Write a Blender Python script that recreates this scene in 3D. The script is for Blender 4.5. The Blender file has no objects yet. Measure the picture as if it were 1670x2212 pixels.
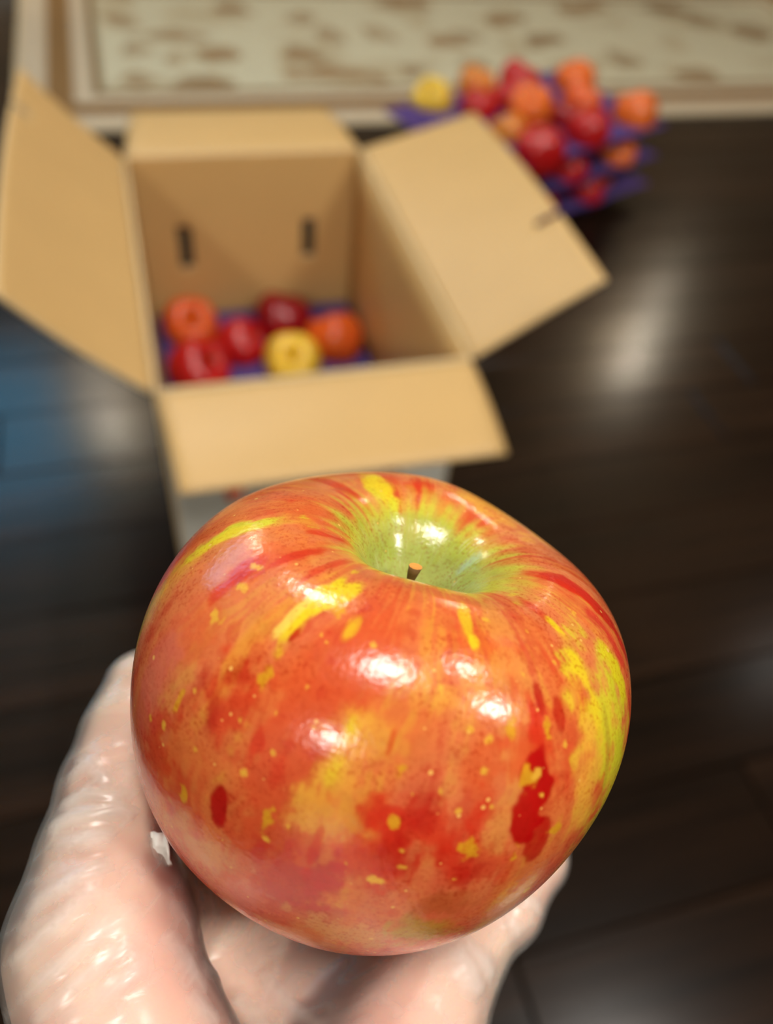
import bpy, bmesh, math, random
import numpy as np
from mathutils import Vector, Matrix

random.seed(7); rng = np.random.RandomState(11)
scn = bpy.context.scene
COL = scn.collection

# ------------------------------------------------------------------ camera
FPX = 1719.8; PP = np.array([835.0, 1106.0])
YAW, PIT, ROL = -0.37274812, 0.84887919, 0.13630035
CAMZ = 0.835
def cam_axes():
    cy, sy = math.cos(YAW), math.sin(YAW)
    f = np.array([-sy*math.cos(PIT), cy*math.cos(PIT), -math.sin(PIT)])
    r = np.array([cy, sy, 0.0]); u = np.cross(r, f)
    r2 = math.cos(ROL)*r + math.sin(ROL)*u
    u2 = -math.sin(ROL)*r + math.cos(ROL)*u
    return np.array([r2, -u2, f])
MC = cam_axes()                                   # rows: image right, image down, forward
CAMP = np.array([0.0, 0.0, CAMZ])
def c2w(p): return np.asarray(p) @ MC + CAMP      # camera-frame metres -> world
def w2c(p): return (np.asarray(p) - CAMP) @ MC.T
def cpt(px, py, d): return np.array([(px-PP[0])/FPX*d, (py-PP[1])/FPX*d, d])
def at_z(px, py, z):                              # pixel -> point on a horizontal plane
    d = np.array([(px-PP[0])/FPX, (py-PP[1])/FPX, 1.0]) @ MC
    return CAMP + d*((z-CAMZ)/d[2])

cd = bpy.data.cameras.new('camera'); cam = bpy.data.objects.new('camera', cd); COL.objects.link(cam)
cd.sensor_fit = 'VERTICAL'; cd.sensor_height = 36.0; cd.sensor_width = 36.0
cd.lens = FPX*36.0/2212.0
cd.clip_start = 0.01; cd.clip_end = 60
R = Matrix((tuple(MC[0]), tuple(-MC[1]), tuple(-MC[2]))).transposed()
cam.matrix_world = Matrix.Translation(Vector(CAMP)) @ R.to_4x4()
cd.dof.use_dof = True; cd.dof.focus_distance = 0.130; cd.dof.aperture_fstop = 8.6
scn.camera = cam

# ------------------------------------------------------------------ world, exposure
scn.view_settings.view_transform = 'Standard'; scn.view_settings.look = 'None'
scn.view_settings.gamma = 1.0; scn.view_settings.use_curve_mapping = False
scn.view_settings.exposure = 0.40
w = bpy.data.worlds.new('dusk_sky'); scn.world = w; w.use_nodes = True
bg = w.node_tree.nodes['Background']
bg.inputs[0].default_value = (0.10, 0.33, 0.52, 1); bg.inputs[1].default_value = 7.0
LAMP_COL = (1.0, 0.955, 0.88)
LAMP_GAIN = 1.0

# ------------------------------------------------------------------ helpers
def lin(c):
    c = np.asarray(c, float)/255.0
    return np.where(c <= 0.04045, c/12.92, ((c+0.055)/1.055)**2.4)
def lin4(c): return tuple(lin(c)) + (1.0,)

def mesh_obj(name, V, Fc, mat=None, parent=None, smooth=False, origin=None):
    me = bpy.data.meshes.new(name)
    V = np.asarray(V, float)
    if origin is not None: V = V - np.asarray(origin)
    me.from_pydata(V.tolist(), [], [tuple(int(i) for i in f) for f in Fc]); me.update()
    if smooth: me.polygons.foreach_set('use_smooth', [True]*len(me.polygons))
    if mat is not None:
        for m in (mat if isinstance(mat, (list, tuple)) else [mat]): me.materials.append(m)
    o = bpy.data.objects.new(name, me); COL.objects.link(o)
    if origin is not None: o.location = origin
    if parent is not None: o.parent = parent
    return o
def quad_mesh(name, V, Q, mat, smooth=True):
    me = bpy.data.meshes.new(name)
    n = len(V); m = len(Q)
    me.vertices.add(n); me.vertices.foreach_set('co', np.ascontiguousarray(V, dtype=np.float32).ravel())
    me.loops.add(4*m); me.loops.foreach_set('vertex_index', np.ascontiguousarray(Q, dtype=np.int32).ravel())
    me.polygons.add(m)
    me.polygons.foreach_set('loop_start', np.arange(0, 4*m, 4, dtype=np.int32))
    me.polygons.foreach_set('loop_total', np.full(m, 4, dtype=np.int32))
    me.polygons.foreach_set('use_smooth', np.full(m, smooth, dtype=bool))
    me.update(calc_edges=True); me.validate()
    if mat: me.materials.append(mat)
    return me
def tag(o, label=None, cat=None, group=None, kind=None):
    if label: o['label'] = label
    if cat: o['category'] = cat
    if group: o['group'] = group
    if kind: o['kind'] = kind
    return o
def empty(name, loc=(0,0,0), rz=0):
    o = bpy.data.objects.new(name, None); COL.objects.link(o); o.location = loc; o.rotation_euler = (0,0,rz)
    o.empty_display_size = 0.05
    return o
def box_vf(x0,x1,y0,y1,z0,z1):
    V = [(x0,y0,z0),(x1,y0,z0),(x1,y1,z0),(x0,y1,z0),(x0,y0,z1),(x1,y0,z1),(x1,y1,z1),(x0,y1,z1)]
    Fq = [(0,3,2,1),(4,5,6,7),(0,1,5,4),(1,2,6,5),(2,3,7,6),(3,0,4,7)]
    return V, Fq
def boxes(name, lst, mat, parent=None, bevel=0.0):
    V=[];Fq=[]
    for b in lst:
        v,f = box_vf(*b); n=len(V); V+=v; Fq += [tuple(i+n for i in q) for q in f]
    o = mesh_obj(name, V, Fq, mat, parent)
    if bevel:
        m = o.modifiers.new('bevel','BEVEL'); m.width = bevel; m.segments = 2
    return o
def lathe_vf(prof, n=32):
    V=[];Fq=[]
    for r,z in prof:
        for i in range(n):
            a=2*math.pi*i/n; V.append((r*math.cos(a), r*math.sin(a), z))
    for j in range(len(prof)-1):
        for i in range(n):
            k=(i+1)%n; Fq.append((j*n+i, j*n+k, (j+1)*n+k, (j+1)*n+i))
    return V,Fq

LAT = rng.rand(32,32,32)
def vnoise(p):
    p = np.asarray(p); i = np.floor(p).astype(int); f = p-i; f = f*f*(3-2*f)
    i0 = i % 32; i1 = (i+1) % 32
    r = 0
    for dx in (0,1):
        for dy in (0,1):
            for dz in (0,1):
                ix = (i1 if dx else i0)[...,0]; iy = (i1 if dy else i0)[...,1]; iz = (i1 if dz else i0)[...,2]
                wgt = (f[...,0] if dx else 1-f[...,0])*(f[...,1] if dy else 1-f[...,1])*(f[...,2] if dz else 1-f[...,2])
                r = r + wgt*LAT[ix,iy,iz]
    return r
def fbm(p, oct=3):
    a=0; s=0; amp=1.0
    for k in range(oct):
        a = a + amp*vnoise(p*(2**k)+17.3*k); s += amp; amp *= 0.55
    return a/s
def sstep(a,b,x):
    t = np.clip((x-a)/(b-a),0,1); return t*t*(3-2*t)

# ------------------------------------------------------------------ materials
def new_mat(name):
    m = bpy.data.materials.new(name); m.use_nodes = True
    nt = m.node_tree; return m, nt, nt.nodes['Principled BSDF']
def nd(nt, typ, **kw):
    n = nt.nodes.new(typ)
    for k,v in kw.items(): setattr(n,k,v)
    return n
def simple_mat(name, rgb, rough=0.6, spec=0.5, var=0.0, scale=20.0, bump=0.0):
    m, nt, p = new_mat(name)
    p.inputs['Roughness'].default_value = rough
    p.inputs['Specular IOR Level'].default_value = spec
    tc = nd(nt,'ShaderNodeTexCoord'); no = nd(nt,'ShaderNodeTexNoise'); no.inputs['Scale'].default_value = scale
    no.inputs['Detail'].default_value = 4
    nt.links.new(tc.outputs['Object'], no.inputs['Vector'])
    mx = nd(nt,'ShaderNodeMix', data_type='RGBA')
    c = np.array(lin(rgb))
    mx.inputs['A'].default_value = tuple(np.clip(c*(1-var),0,1))+(1,)
    mx.inputs['B'].default_value = tuple(np.clip(c*(1+var),0,1))+(1,)
    nt.links.new(no.outputs['Fac'], mx.inputs['Factor']); nt.links.new(mx.outputs['Result'], p.inputs['Base Color'])
    if bump:
        b = nd(nt,'ShaderNodeBump'); b.inputs['Strength'].default_value = bump; b.inputs['Distance'].default_value = 0.002
        nt.links.new(no.outputs['Fac'], b.inputs['Height']); nt.links.new(b.outputs['Normal'], p.inputs['Normal'])
    return m
def emit_mat(name, col, strength):
    m, nt, p = new_mat(name)
    p.inputs['Base Color'].default_value = (0.9,0.9,0.85,1)
    p.inputs['Emission Color'].default_value = tuple(col)+(1,)
    p.inputs['Emission Strength'].default_value = strength
    return m
M_wall = simple_mat('painted_wall', (176,160,134), 0.85, 0.2, 0.04, 6)
M_ceil = simple_mat('painted_ceiling', (180,170,150), 0.9, 0.2, 0.03, 6)
M_trim = simple_mat('white_trim', (225,220,210), 0.5, 0.4, 0.03, 10)
M_metal = simple_mat('brushed_metal', (120,112,100), 0.35, 0.5, 0.08, 30)
M_kraft = simple_mat('kraft_board', (205,167,108), 0.45, 0.5, 0.05, 14)
M_white = simple_mat('white_printed_board', (214,212,200), 0.55, 0.4, 0.03, 12)
M_edge = simple_mat('board_edge', (216,190,145), 0.85, 0.2, 0.08, 120)
M_tray = simple_mat('purple_pulp', (84,64,122), 0.9, 0.15, 0.15, 60, 0.4)
M_stem = simple_mat('apple_stem', (104,74,34), 0.7, 0.3, 0.35, 900)

M_cut = simple_mat('stem_cut', (226,150,72), 0.8, 0.2, 0.2, 1200)
def wood_mat():
    m, nt, p = new_mat('espresso_hardwood')
    tc = nd(nt,'ShaderNodeTexCoord'); mp = nd(nt,'ShaderNodeMapping'); mp.inputs['Scale'].default_value = (2.2, 38, 38)
    oi = nd(nt,'ShaderNodeObjectInfo')
    ad = nd(nt,'ShaderNodeVectorMath', operation='ADD')
    sc = nd(nt,'ShaderNodeMath', operation='MULTIPLY'); sc.inputs[1].default_value = 37.0
    nt.links.new(oi.outputs['Random'], sc.inputs[0])
    nt.links.new(tc.outputs['Object'], mp.inputs['Vector']); nt.links.new(mp.outputs['Vector'], ad.inputs[0]); nt.links.new(sc.outputs[0], ad.inputs[1])
    no = nd(nt,'ShaderNodeTexNoise'); no.inputs['Scale'].default_value = 1.0; no.inputs['Detail'].default_value = 5; no.inputs['Roughness'].default_value = 0.6
    nt.links.new(ad.outputs['Vector'], no.inputs['Vector'])
    cr = nd(nt,'ShaderNodeValToRGB')
    cr.color_ramp.elements[0].position = 0.3; cr.color_ramp.elements[0].color = lin4((18,11,7))
    cr.color_ramp.elements[1].position = 0.75; cr.color_ramp.elements[1].color = lin4((46,29,18))
    nt.links.new(no.outputs['Fac'], cr.inputs['Fac'])
    hs = nd(nt,'ShaderNodeHueSaturation')
    mr = nd(nt,'ShaderNodeMapRange'); mr.inputs['To Min'].default_value = 0.55; mr.inputs['To Max'].default_value = 1.3
    nt.links.new(oi.outputs['Random'], mr.inputs['Value']); nt.links.new(mr.outputs['Result'], hs.inputs['Value'])
    nt.links.new(cr.outputs['Color'], hs.inputs['Color']); nt.links.new(hs.outputs['Color'], p.inputs['Base Color'])
    p.inputs['Roughness'].default_value = 0.2; p.inputs['Specular IOR Level'].default_value = 0.32
    b = nd(nt,'ShaderNodeBump'); b.inputs['Strength'].default_value = 0.12; b.inputs['Distance'].default_value = 0.001
    nt.links.new(no.outputs['Fac'], b.inputs['Height']); nt.links.new(b.outputs['Normal'], p.inputs['Normal'])
    return m
M_wood = wood_mat()

# ------------------------------------------------------------------ room shell
RX0, RX1, RY0, RY1, RH = -3.4, 5.4, -5.2, 3.02, 2.6
T = 0.12
def struct(o): return tag(o, kind='structure')
struct(boxes('ceiling', [(RX0-T,RX1+T,RY0-T,RY1+T,RH,RH+T)], M_ceil))
struct(boxes('wall_left', [(RX0-T,RX0,RY0-T,RY1+T,-0.06,RH)], M_wall))
struct(boxes('wall_right', [(RX1,RX1+T,RY0-T,RY1+T,-0.06,RH)], M_wall))
struct(boxes('wall_front', [(RX0,RX1,RY0-T,RY0,-0.06,RH)], M_wall))
WX0, WX1, WZ0, WZ1 = -2.3, -0.42, 1.40, 2.50
struct(boxes('wall_back', [(RX0,WX0,RY1,RY1+T,-0.06,RH),(WX1,RX1,RY1,RY1+T,-0.06,RH),(WX0,WX1,RY1,RY1+T,-0.06,WZ0),(WX0,WX1,RY1,RY1+T,WZ1,RH)], M_wall))
struct(boxes('baseboard_back', [(RX0,RX1,RY1-0.015,RY1,0.0,0.11)], M_trim, None, 0.003))
def glass_mat():
    m, nt, p = new_mat('window_glass')
    nt.nodes.remove(p); out = nt.nodes['Material Output']
    t = nd(nt,'ShaderNodeBsdfTransparent'); g = nd(nt,'ShaderNodeBsdfGlossy'); g.inputs['Roughness'].default_value = 0.02
    mx = nd(nt,'ShaderNodeMixShader'); mx.inputs[0].default_value = 0.06
    nt.links.new(t.outputs[0], mx.inputs[1]); nt.links.new(g.outputs[0], mx.inputs[2]); nt.links.new(mx.outputs[0], out.inputs['Surface'])
    return m
win = struct(empty('window_1', ((WX0+WX1)/2, RY1+T/2, WZ0)))
hw = (WX1-WX0)/2; hh = WZ1-WZ0
boxes('window_frame', [(-hw,hw,-0.04,0.04,0,0.045),(-hw,hw,-0.04,0.04,hh-0.045,hh),(-hw,-hw+0.045,-0.04,0.04,0.045,hh-0.045),(hw-0.045,hw,-0.04,0.04,0.045,hh-0.045),(-0.02,0.02,-0.03,0.03,0.045,hh-0.045)], M_trim, win)
for s in (-1,1):
    a,b = sorted((s*0.02, s*(hw-0.045)))
    boxes('window_pane', [(a,b,-0.004,0.004,0.045,hh-0.045)], glass_mat(), win)

# ------------------------------------------------------------------ floor of single planks
flo = boxes('floor', [(RX0,RX1,RY0,RY1,-0.06,-0.016)], simple_mat('subfloor',(26,18,12),0.9)); struct(flo)
PW = 0.122; PL = 1.22; GAP = 0.0016
def plank_mesh(L):
    V,Fq = box_vf(0,L-GAP*1.5,0,PW-GAP,-0.016,0)
    bm = bmesh.new(); vs=[bm.verts.new(v) for v in V]
    for f in Fq: bm.faces.new([vs[i] for i in f])
    top=[e for e in bm.edges if all(abs(v.co.z)<1e-6 for v in e.verts)]
    bmesh.ops.bevel(bm, geom=top, offset=0.0014, segments=1, affect='EDGES')
    me=bpy.data.meshes.new('plank'); bm.to_mesh(me); bm.free(); me.materials.append(M_wood); return me
PMESH = {}
rest_V=[]; rest_F=[]
row0 = 0.730 - 60*PW
j = 0
while True:
    y = row0 + j*PW
    if y + .03 > RY1: break
    if y >= RY0-PW:
        prng = random.Random(j*13+5)
        x = RX0 - prng.random()*PL
        while x < RX1:
            L = PL
            xa = max(x,RX0); xb = min(x+L,RX1)
            if xb-xa > 0.05:
                if y > -0.15 and y+PW < RY1 and xb > -1.3 and xa < 3.0:
                    key = round(xb-xa,2)
                    if key not in PMESH: PMESH[key] = plank_mesh(key)
                    o = bpy.data.objects.new('plank', PMESH[key]); COL.objects.link(o)
                    o.location = (xa,y,0); o.parent = flo
                    o.rotation_euler = (prng.uniform(-0.0012,0.0012), prng.uniform(-0.0004,0.0004), 0)
                else:
                    v,f = box_vf(xa,xb-GAP,max(y,RY0),min(y+PW-GAP,RY1-.001),-0.016,0); n=len(rest_V); rest_V+=v; rest_F += [tuple(i+n for i in q) for q in f]
            x += L
    j += 1
ro = mesh_obj('plank_field', rest_V, rest_F, M_wood, flo); tag(ro, kind='stuff')

# ------------------------------------------------------------------ lamps the room has
def dome_lamp(x, y, r, strength, label):
    t = empty('ceiling_lamp', (x,y,RH)); tag(t, label, 'lamp')
    V,Fq = lathe_vf([(r*1.12,0),(r*1.12,-0.03),(r*1.02,-0.035),(r*1.02,-0.02)], 40)
    mesh_obj('rim', V, Fq, M_metal, t, True)
    pr = [(r*math.cos(a)+0.0001, -0.02-0.28*r*math.sin(a)) for a in np.linspace(0,math.pi/2,9)]
    V,Fq = lathe_vf(pr, 40)
    mesh_obj('diffuser', V, Fq, emit_mat('lamp_glow', LAMP_COL, strength*LAMP_GAIN), t, True)
    return t
LS = 1.0
dome_lamp( 0.06,-0.18, 0.24, 34*LS, 'largest round ceiling lamp, straight above the held apple')
dome_lamp( 1.16,-0.05, 0.12, 68*LS, 'small bright round ceiling lamp nearest the tray stack')
dome_lamp( 1.45,-1.08, 0.18, 90*LS, 'medium round ceiling lamp beside the small one')
dome_lamp(-1.90,-2.60, 0.17, 190*LS, 'round ceiling lamp near the front wall corner')
dome_lamp( 0.12, 2.10, 0.085, 230*LS, 'tiny round ceiling lamp over the rug')
dome_lamp( 2.80, 1.39, 0.10, 9*LS, 'little dim round ceiling lamp toward the right wall')
def sconce(x, z, strength, label):
    t = empty('wall_sconce', (x,RY1,z)); tag(t, label, 'lamp')
    boxes('back_plate', [(-0.05,0.05,-0.02,0,-0.08,0.08)], M_metal, t, 0.004)
    boxes('bracket', [(-0.012,0.012,-0.09,-0.02,-0.012,0.012)], M_metal, t, 0.002)
    V,Fq = lathe_vf([(0.055,0.19),(0.07,-0.19),(0.068,-0.19),(0.053,0.19)], 32)
    o = mesh_obj('shade', [(a,b-0.115,c) for a,b,c in V], Fq, emit_mat('shade_glow', (1,0.86,0.66), strength*0.2), t, True)
    V,Fq = lathe_vf([(0.001,0.07),(0.035,0.05),(0.045,0.0),(0.03,-0.05),(0.001,-0.06)], 20)
    o = mesh_obj('bulb', [(a,b-0.115,c+0.20) for a,b,c in V], Fq, emit_mat('bulb_glow', (1,0.88,0.70), strength*9), t, True)
    return t
sconce(-0.272, 1.54, 24*LS, 'wall sconce with tapered shade beside the window')
sconce( 2.43, 1.48, 24*LS, 'wall sconce with tapered shade on the bare wall past the rug')

# ------------------------------------------------------------------ rug
RGX0, RGX1, RGY0, RGY1 = -0.247, 2.45, 1.888, 2.97
def make_rug():
    nx, ny = 420, 230
    xs = np.linspace(RGX0,RGX1,nx); ys = np.linspace(RGY0,RGY1,ny)
    X,Y = np.meshgrid(xs,ys); Pn = np.stack([X*30,Y*30,0*X],-1)
    Z = 0.0075 + 0.0012*vnoise(Pn*3)
    base = lin((196,191,166)); dark = lin((142,114,80)); mid = lin((172,157,126)); ctan = lin((192,177,154))
    col = np.zeros((ny,nx,3)) + base
    n1 = fbm(np.stack([X*9,Y*9,0*X+3],-1),3)
    col = col + (mid-col)*(0.55*sstep(0.52,0.66,n1))[...,None]
    # motif strokes: the ones the photograph shows, then others of the same kind over the rest of the field
    mot = [(475,115,48,18,0),(440,180,60,18,0),(300,168,40,18,.3),(290,105,36,16,.1),(720,158,105,16,-.1),(650,118,42,18,0),(375,78,80,12,0),(710,75,36,17,0),
           (810,72,30,18,.4),(870,6,60,14,0),(650,40,34,16,-.5),(960,90,50,13,.1),(1010,78,40,12,-.2),(1180,85,55,14,.2),(1250,18,70,12,.3),(1090,40,45,12,.5),(1350,128,32,18,.2),
           (1440,20,55,12,-.2),(1520,45,40,14,.3),(1620,70,46,14,.2),(1500,160,48,12,0),(890,150,30,16,.3),(260,45,30,20,.5),(500,20,46,12,.1),(1030,140,36,14,0),(370,128,26,14,0)]
    pts=[]
    for px,py,a,b,rt in mot:
        c = at_z(px,py,0.008); ca = at_z(px+a,py,0.008); cb = at_z(px,py-b,0.008)
        pts.append((c[0],c[1],np.hypot(*(ca-c)[:2]),np.hypot(*(cb-c)[:2]),rt,0.85 if a>40 else 0.65))
    r2 = random.Random(3)
    tries=0
    while len(pts)<150 and tries<6000:
        tries+=1
        x=r2.uniform(RGX0+.2,RGX1-.2); y=r2.uniform(RGY0+.2,RGY1-.2)
        cpx = w2c((x,y,0)); py = PP[1]+FPX*cpx[1]/cpx[2]; px_=PP[0]+FPX*cpx[0]/cpx[2]
        if py>-5 and px_<1700: continue
        if min(((x-p[0])**2+(y-p[1])**2) for p in pts) < 0.11**2: continue
        pts.append((x,y,r2.uniform(.04,.08),r2.uniform(.03,.05),r2.uniform(-.7,.7),.7))
    wob = (fbm(np.stack([X*26,Y*26,0*X+9],-1),2)-.5)
    for x,y,a,b,rt,s in pts:
        dx=X-x; dy=Y-y; c,sn=math.cos(rt),math.sin(rt)
        u=(dx*c+dy*sn)/a; v=(-dx*sn+dy*c)/b
        d=np.sqrt(u*u+(v+0.35*u*u)**2)+wob*0.9
        k=(s*(1-sstep(.75,1.1,d)))[...,None]
        tint = dark*(0.85+0.3*((x*37)%1))
        col = col*(1-k)+tint*k
    # border bands, measured in from the edges
    def band(D, lo, hi, c, k=1.0):
        nonlocal col
        m=(sstep(lo-.004,lo+.004,D)*(1-sstep(hi-.004,hi+.004,D))*k)[...,None]; col = col*(1-m)+c*m
    De = np.minimum(np.minimum(X-RGX0, RGX1-X), np.minimum(Y-RGY0, RGY1-Y))
    Dl = np.minimum(X-RGX0, RGX1-X); Df = np.minimum(Y-RGY0,RGY1-Y)
    band(De, -.1, .205, ctan)
    band(De, .072, .135, lin((132,102,66)))
    band(De, .178, .200, lin((120,98,60)))
    band(De, -.1, .012, lin((190,172,140)))
    ny_n = (0.9+0.2*vnoise(np.stack([X*220,Y*220,0*X],-1)))[...,None]
    col = np.clip(col*ny_n,0,1)
    V = np.stack([X,Y,Z],-1).reshape(-1,3)
    idx = np.arange(nx*ny).reshape(ny,nx)
    Q = np.stack([idx[:-1,:-1],idx[:-1,1:],idx[1:,1:],idx[1:,:-1]],-1).reshape(-1,4)
    # skirt down to the floor so that the rug has a body
    rim = np.concatenate([idx[0,:],idx[1:,-1],idx[-1,-2::-1],idx[-2:0,0]])
    low = V[rim].copy(); low[:,2]=0.0008
    n0=len(V); V=np.concatenate([V,low]); k=np.arange(len(rim)); k2=(k+1)%len(rim)
    Q=np.concatenate([Q,np.stack([rim[k],n0+k,n0+k2,rim[k2]],-1)])
    c4=np.ones((len(V),4),np.float32); c4[:n0,:3]=col.reshape(-1,3); c4[n0:,:3]=ctan
    m, nt, p = new_mat('woven_rug'); p.inputs['Roughness'].default_value=0.95; p.inputs['Specular IOR Level'].default_value=0.1
    at = nd(nt,'ShaderNodeAttribute'); at.attribute_name='weave'
    tc=nd(nt,'ShaderNodeTexCoord'); no=nd(nt,'ShaderNodeTexNoise'); no.inputs['Scale'].default_value=400
    nt.links.new(tc.outputs['Object'],no.inputs['Vector'])
    mx=nd(nt,'ShaderNodeMix',data_type='RGBA',blend_type='MULTIPLY'); mx.inputs['Factor'].default_value=0.35
    nt.links.new(at.outputs['Color'],mx.inputs['A']); nt.links.new(no.outputs['Color'],mx.inputs['B']); 
    mr=nd(nt,'ShaderNodeMapRange'); mr.inputs['To Min'].default_value=.8; mr.inputs['To Max'].default_value=1.2
    nt.links.new(no.outputs['Fac'],mr.inputs['Value']); nt.links.new(mr.outputs['Result'],mx.inputs['B'])
    nt.links.new(mx.outputs['Result'],p.inputs['Base Color'])
    me=quad_mesh('rug',V,Q,m)
    a=me.color_attributes.new('weave','FLOAT_COLOR','POINT'); a.data.foreach_set('color',c4.ravel())
    o=bpy.data.objects.new('rug',me); COL.objects.link(o)
    return tag(o,'beige woven rug with brown leafy strokes and banded border on the dark planks','rug')
make_rug()

# ------------------------------------------------------------------ carton
BX0,BX1,BY0,BY1,BZ = -0.015,0.323,0.630,1.1305,CAMZ-0.532
TH = 0.005
carton = empty('cardboard_box', ((BX0+BX1)/2,(BY0+BY1)/2,0))
tag(carton,'open cardboard box, kraft inside and white outside, four flaps spread, apples on its bottom','box')
cl = np.array(carton.location)
def panel(name, A,B,C,D, nu, nv, hole=None, warp=None, parent=carton, flip=False):
    """bilinear sheet: A-B along u, A-D along v; inside face first, thickness grows away from it"""
    A,B,C,D=[np.array(p,float)-cl for p in (A,B,C,D)]
    V=[];Fq=[];used={}
    def vid(i,j):
        if (i,j) not in used:
            u=i/nu; v=j/nv
            p=(A*(1-u)+B*u)*(1-v)+(D*(1-u)+C*u)*v
            if warp: p=p+np.array(warp(u,v))
            used[(i,j)]=len(V); V.append(p)
        return used[(i,j)]
    for i in range(nu):
        for j in range(nv):
            if hole and hole((i+.5)/nu,(j+.5)/nv): continue
            q=(vid(i,j),vid(i+1,j),vid(i+1,j+1),vid(i,j+1))
            Fq.append(q[::-1] if flip else q)
    o=mesh_obj(name,V,Fq,[M_kraft,M_white,M_edge],parent,True)
    s=o.modifiers.new('thickness','SOLIDIFY'); s.thickness=TH*0.9; s.offset=-1; s.material_offset=1; s.material_offset_rim=2
    return o
i0,i1,k0,k1=BX0+TH,BX1-TH,BY0+TH,BY1-TH
zb=0.006
# walls; normals of the first face look into the box
def oval(uc,vc,ru,rv):
    def f(u,v):
        dv=max(abs(v-vc)-rv+ru*0.9,0); return ((u-uc)/ru)**2+(dv/(ru*0.9))**2<1
    return f
Wd=i1-i0; Hd=BZ-zb
h1=oval((0.0555-i0)/Wd,(CAMZ-0.674-zb)/Hd,0.0115/Wd,0.036/Hd)
h2=oval((0.247-i0)/Wd,(CAMZ-0.670-zb)/Hd,0.0115/Wd,0.034/Hd)
panel('side_panel',(i0,k1,zb),(i1,k1,zb),(i1,k1,BZ),(i0,k1,BZ),64,56,lambda u,v:h1(u,v) or h2(u,v))
fp=panel('side_panel',(i0,k0,zb),(i1,k0,zb),(i1,k0,BZ),(i0,k0,BZ),64,56,lambda u,v:h1(u,v) or h2(u,v),flip=True)
panel('side_panel',(i0,k0,zb),(i0,k1,zb),(i0,k1,BZ),(i0,k0,BZ),8,6)
panel('side_panel',(i1,k0,zb),(i1,k1,zb),(i1,k1,BZ),(i1,k0,BZ),8,6,flip=True)
panel('bottom_panel',(i0,k0,zb),(i1,k0,zb),(i1,k1,zb),(i0,k1,zb),6,8)
def add(p,o): return (p[0]+o[0],p[1]+o[1],p[2]+o[2])
hz=BZ
hRb,hRf=(BX1,BY1-.004,hz),(BX1,BY0+.004,hz)
hLb,hLf=(BX0,BY1-.004,hz),(BX0,BY0+.004,hz)
hFl,hFr=(BX0+.003,BY0,hz),(BX1-.003,BY0,hz)
hBl,hBr=(BX0+.003,BY1,hz),(BX1-.003,BY1,hz)
# right flap, slit cut in from its free edge
panel('flap',hRf,hRb,add(hRb,(.169,0,.048)),add(hRf,(.1333,0,.0873)),64,22,lambda u,v: abs(u-0.30)<0.016 and v>0.80,
      lambda u,v:(0,0,0.008*math.sin(math.pi*u)*v),flip=True)
panel('flap',hLf,hLb,add(hLb,(-.104,0,.115)),add(hLf,(-.112,0,.124)),64,22,lambda u,v: abs(u-0.80)<0.016 and v>0.86,
      lambda u,v:(0.010*v*v*(1-u)*0-0.006*math.sin(math.pi*u)*v,0,-0.006*math.sin(math.pi*v)*(1-.5*u)))
panel('flap',hFl,hFr,add(hFr,(0,-.123,-.022)),add(hFl,(.008,-.128,-.010)),24,12,None,lambda u,v:(0,0,.004*math.sin(math.pi*v)),flip=True)
panel('flap',hBl,hBr,add(hBr,(-.010,.182,-.019)),add(hBl,(.018,.184,-.019)),24,12,None,lambda u,v:(0,0,.004*math.sin(math.pi*v)))
# ------------------------------------------------------------------ apple shape shared by all apples
PROF=np.array([(0,.34),(.05,.35),(.11,.43),(.18,.57),(.26,.69),(.36,.77),(.49,.80),(.64,.765),(.79,.66),(.92,.47),(1.0,.12),(.97,-.25),(.85,-.57),(.66,-.80),(.47,-.90),(.30,-.88),(.17,-.79),(.08,-.72),(0,-.70)])
def spline(pts,n):
    d=np.r_[0,np.cumsum(np.hypot(*np.diff(pts,axis=0).T))];d/=d[-1]
    N=len(pts);t=np.linspace(0,1,n);res=np.zeros((n,2));h=np.diff(d)
    for c in range(2):
        y=pts[:,c];A=np.eye(N);b=np.zeros(N)
        for i in range(1,N-1):
            A[i,i-1]=h[i-1];A[i,i]=2*(h[i-1]+h[i]);A[i,i+1]=h[i];b[i]=6*((y[i+1]-y[i])/h[i]-(y[i]-y[i-1])/h[i-1])
        m=np.linalg.solve(A,b)
        k=np.clip(np.searchsorted(d,t)-1,0,N-2);x=t-d[k];H=h[k]
        res[:,c]=y[k]+x*((y[k+1]-y[k])/H-H*(2*m[k]+m[k+1])/6)+x**2*m[k]/2+x**3*(m[k+1]-m[k])/(6*H)
    res[:,0]=np.abs(res[:,0]);return res
def apple_local(zt,zb_,lob,na,npf,R0):
    pr=spline(PROF,npf); ph=np.linspace(0,2*np.pi,na,endpoint=False)
    rho=pr[:,0][:,None]; z=pr[:,1][:,None]*np.where(pr[:,1]>0,zt,zb_)[:,None]
    wt=np.clip((pr[:,1][:,None]+.9)/1.7,0,1); wb=1-wt
    st=np.zeros(na);sb=np.zeros(na);zl=np.zeros(na);n=len(lob)//3
    for k in range(n//2):
        c,sn=np.cos((k+1)*ph),np.sin((k+1)*ph)
        st=st+lob[2*k]*c+lob[2*k+1]*sn; sb=sb+lob[n+2*k]*c+lob[n+2*k+1]*sn; zl=zl+lob[2*n+2*k]*c+lob[2*n+2*k+1]*sn
    sc=1+st[None]*wt+sb[None]*wb
    wgt=np.clip(rho/.5,0,1)**2
    zz=z+zl[None]*wgt*np.sign(z)*np.clip(np.abs(z)/.5,0,1)
    r=rho*sc
    L=np.stack([r*np.cos(ph)[None],r*np.sin(ph)[None],zz+0*r],-1)*R0
    return L,ph,pr
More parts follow.
